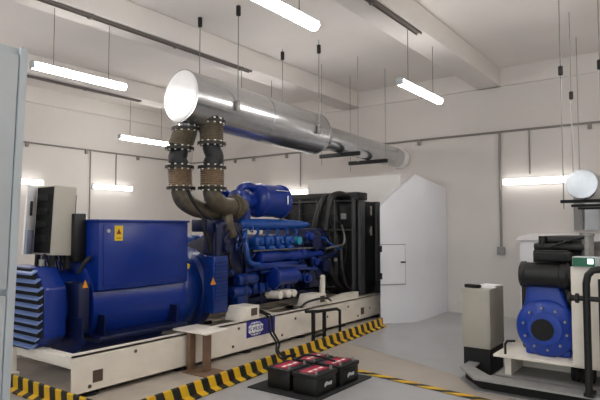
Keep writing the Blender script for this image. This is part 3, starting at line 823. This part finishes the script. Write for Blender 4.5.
# engine
m = MB()
m.box(5.85, 7.5, .75, 1.5, .335, 1.1, bev=.03); m.box(6.0, 7.3, .9, 1.42, 1.1, 1.34, bev=.04)
for k in range(4): m.box(6.05+k*.3, 6.25+k*.3, .7, .8, .7, 1.05, bev=.02)
m.box(5.78, 5.9, .85, 1.46, .45, 1.1, bev=.02)
m.build('engine_block', 'black', g2)
m = MB()
m.lathe([(0, .10), (.012, .125), (.05, .128), (.06, .118), (.36, .118), (.37, .128), (.42, .128), (.44, .09), (.5, .075)], (5.62, 1.44, 1.10), (0, -1, 0), 28)
m.build('air_filter', 'black', g2)
m = MB(); m.box(5.58, 5.95, 1.0, 1.31, 1.235, 1.32, bev=.025); m.box(5.62, 5.9, 1.05, 1.27, 1.315, 1.335, bev=.01)
m.build('rocker_cover', 'rubber', g2)
m = MB(); m.box(5.8, 6.9, .85, 1.36, 1.33, 1.40, bev=.02); m.box(5.85, 6.7, 1.0, 1.3, 1.40, 1.47, bev=.02); m.cyl((5.83, 1.28, 1.37), (5.83, 1.28, 1.47), .035)
m.tube([(5.72, 1.2, 1.36), (5.75, 1.05, 1.42), (5.8, .9, 1.46)], .012, seg=8)
m.build('intake_manifold', 'black', g2)
B(5.835, 5.842, 1.25, 1.31, 1.40, 1.45).build('white_tag', 'whitel', g2)
MB().lathe([(0, .055), (.2, .055), (.205, .065), (.235, .065)], (5.85, .88, 1.27), (0, 0, 1), 20).build('exhaust_stub', 'steel', g2)
m = MB()
m.lathe([(0, .07), (.05, .09), (.3, .09), (.35, .06)], (5.7, .95, .98), (1, 0, 0), 20); m.box(5.6, 5.8, .78, .95, .5, .9, bev=.03)
m.tube([(5.6, .97, .95), (5.58, .93, .8), (5.62, .92, .62), (5.7, .92, .5)], .035, seg=10, smooth=5)
m.build('alternator', 'blackm', g2)
# control pillar with green panel
pl = B(5.40, 5.50, .60, .955, .333, 1.205, bev=.006).build('control_pillar', 'cream', g2)
gp = B(5.37, 5.52, .72, .935, 1.205, 1.295, bev=.008).build('control_box', 'lgrey', g2)
B(5.362, 5.371, .755, .93, 1.212, 1.288).build('green_face', 'green', gp)
B(5.357, 5.363, .765, .81, 1.235, 1.28).build('display', 'screen', gp)
# black tube guard
m = MB()
m.tube([(5.2, .80, .13), (5.2, .80, 1.08), (5.2, .785, 1.15), (5.2, .75, 1.19), (5.2, .7, 1.2), (5.2, .3, 1.2), (5.2, .24, 1.17), (5.2, .22, 1.1), (5.2, .22, .13)], .03, seg=12)
m.tube([(5.2, .70, .3), (5.2, .70, 1.12)], .012, seg=8); m.tube([(5.2, .66, .3), (5.2, .66, 1.12)], .012, seg=8)
m.cyl((5.2, .92, .95), (5.2, .2, .95), .022); m.lathe([(0, .03), (.005, .042), (.03, .042), (.035, .026), (.06, .026), (.065, .042), (.09, .042), (.095, .028)], (5.2, .95, .95), (0, -1, 0), 14)
m.box(5.18, 5.33, .76, .84, .13, .16)
m.box(5.18, 5.33, .18, .26, .13, .16)
m.build('tube_guard', 'black', g2)
MB().lathe([(0, .075), (.02, .08)] + [(.03+.02*k, .085 if k % 2 else .07) for k in range(9)], (5.62, 1.0, .22), (0, -1, 0), 18).build('ribbed_hose', 'blackm', g2)
MB().tube([(5.48, 1.56, .333), (5.48, 1.56, .43), (5.48, 1.54, .46), (5.52, 1.48, .46)], .012, seg=8).build('drain_valve', 'black', g2)

# hung round exhaust of the second set
pa = V((6.3, .99, 2.01)); pd = V((1, 0, 0))
t = thing('exhaust_pipe', (7.6, .99, 2.01), 'round silver exhaust pipe hung above the small engine set', 'pipe')
MB().lathe([(0, .15), (.01, .155), (3.53, .155)], pa, pd, 40).build('body', 'galv', t)
MB().lathe([(-.006, .12), (-.004, .15), (0, .15)], pa, pd, 40).build('end_plate', 'galv', t)
x = 6.45
for x, full in ((6.45, 1), (7.75, 0), (8.85, 0)):
    zz = 2.01-.155
    ya, yb = {6.45: (1.19, .81), 7.75: (1.31, .75), 8.85: (1.41, .75)}[x]
    t = thing('trapeze_hanger', (x, .99, zz-.05), ['middle black hanger of the small silver pipe, second from the viewer', 'nearest black hanger carrying the small silver pipe', 'rearmost black hanger of the small silver pipe by the wall'][full if x < 8 else 2], 'hanger', 'hangers of the small silver pipe')
    B(x-.02, x+.02, yb-.03, ya+.03, zz-.036, zz-.002).build('bar', 'blackm', t)
    for y in (ya, yb):
        MB().cyl((x, y, zz-.1), (x, y, ZC), .006, seg=8).build('rod', 'steel', t)
        if x < 8: MB().lathe([(0, .012), (.01, .026), (.1, .026), (.11, .012)], (x, y, 3.22), (0, 0, 1), 14).build('isolator', 'black', t)

# grey cabinet on dark legs, papers on it
t = thing('equipment_cabinet', (6.1, 1.97, 0), 'small beige cabinet on dark plinth left of the small engine set', 'cabinet')
B(5.86, 6.36, 1.82, 2.12, .27, .9, bev=.006).build('body', 'beige', t)
B(5.852, 5.86, 1.835, 2.105, .285, .885, bev=.003).build('front_panel', 'beige', t)
B(5.87, 6.35, 1.83, 2.11, .0, .27).build('plinth', 'blackm', t)
m = MB(); m.obox((6.12, 1.95, .905), (.32, .22, .008), (0, 0, .3)); m.obox((6.2, 1.93, .913), (.25, .2, .006), (.0, .0, -.2))
tag(m.build('paper_stack', 'paper'), 'loose white papers on top of the small beige cabinet', 'paper')
m = MB(); m.obox((5.925, 2.02, .921), (.08, .17, .034), (0, 0, -.25), bev=.012)
tag(m.build('glove', 'blackm'), 'black bundle lying on the front edge of the beige cabinet', 'bundle')

# white box behind the small set, wall trunking
t = thing('air_duct', (9.4, 1.6, 0), 'low white duct box behind the small engine set by the wall', 'duct')
B(8.95, 9.84, .9, 2.3, 0, 1.36).build('plenum', 'white', t)
m = MB(); m.prism([(8.9, 1.36), (9.84, 1.36), (9.84, 1.46), (9.2, 1.42)], 1, .85, 2.36)
m.build('folded_top', 'white', t)
for k, (y0, y1) in enumerate(((1.53, 1.66), (1.3, 1.5))):
    tag(B(9.78, 9.85, y0, y1, 1.52, 2.08, bev=.006).build('wall_trunking', 'grey' if k == 0 else 'lgrey'), ['narrow grey trunking on the back wall below the hung pipe', 'wider pale trunking on the back wall below the hung pipe'][k], 'trunking')

# ------------------------------------------------------------------ world and view
w = bpy.data.worlds.new('world'); S.world = w; w.use_nodes = True
w.node_tree.nodes['Background'].inputs[0].default_value = (.9, .96, 1., 1)
w.node_tree.nodes['Background'].inputs[1].default_value = .9
S.view_settings.view_transform = 'Standard'; S.view_settings.look = 'None'
S.view_settings.exposure = .8; S.view_settings.gamma = 1
S.view_settings.use_curve_mapping = False
S.cycles.max_bounces = 10; S.cycles.diffuse_bounces = 6; S.cycles.glossy_bounces = 4
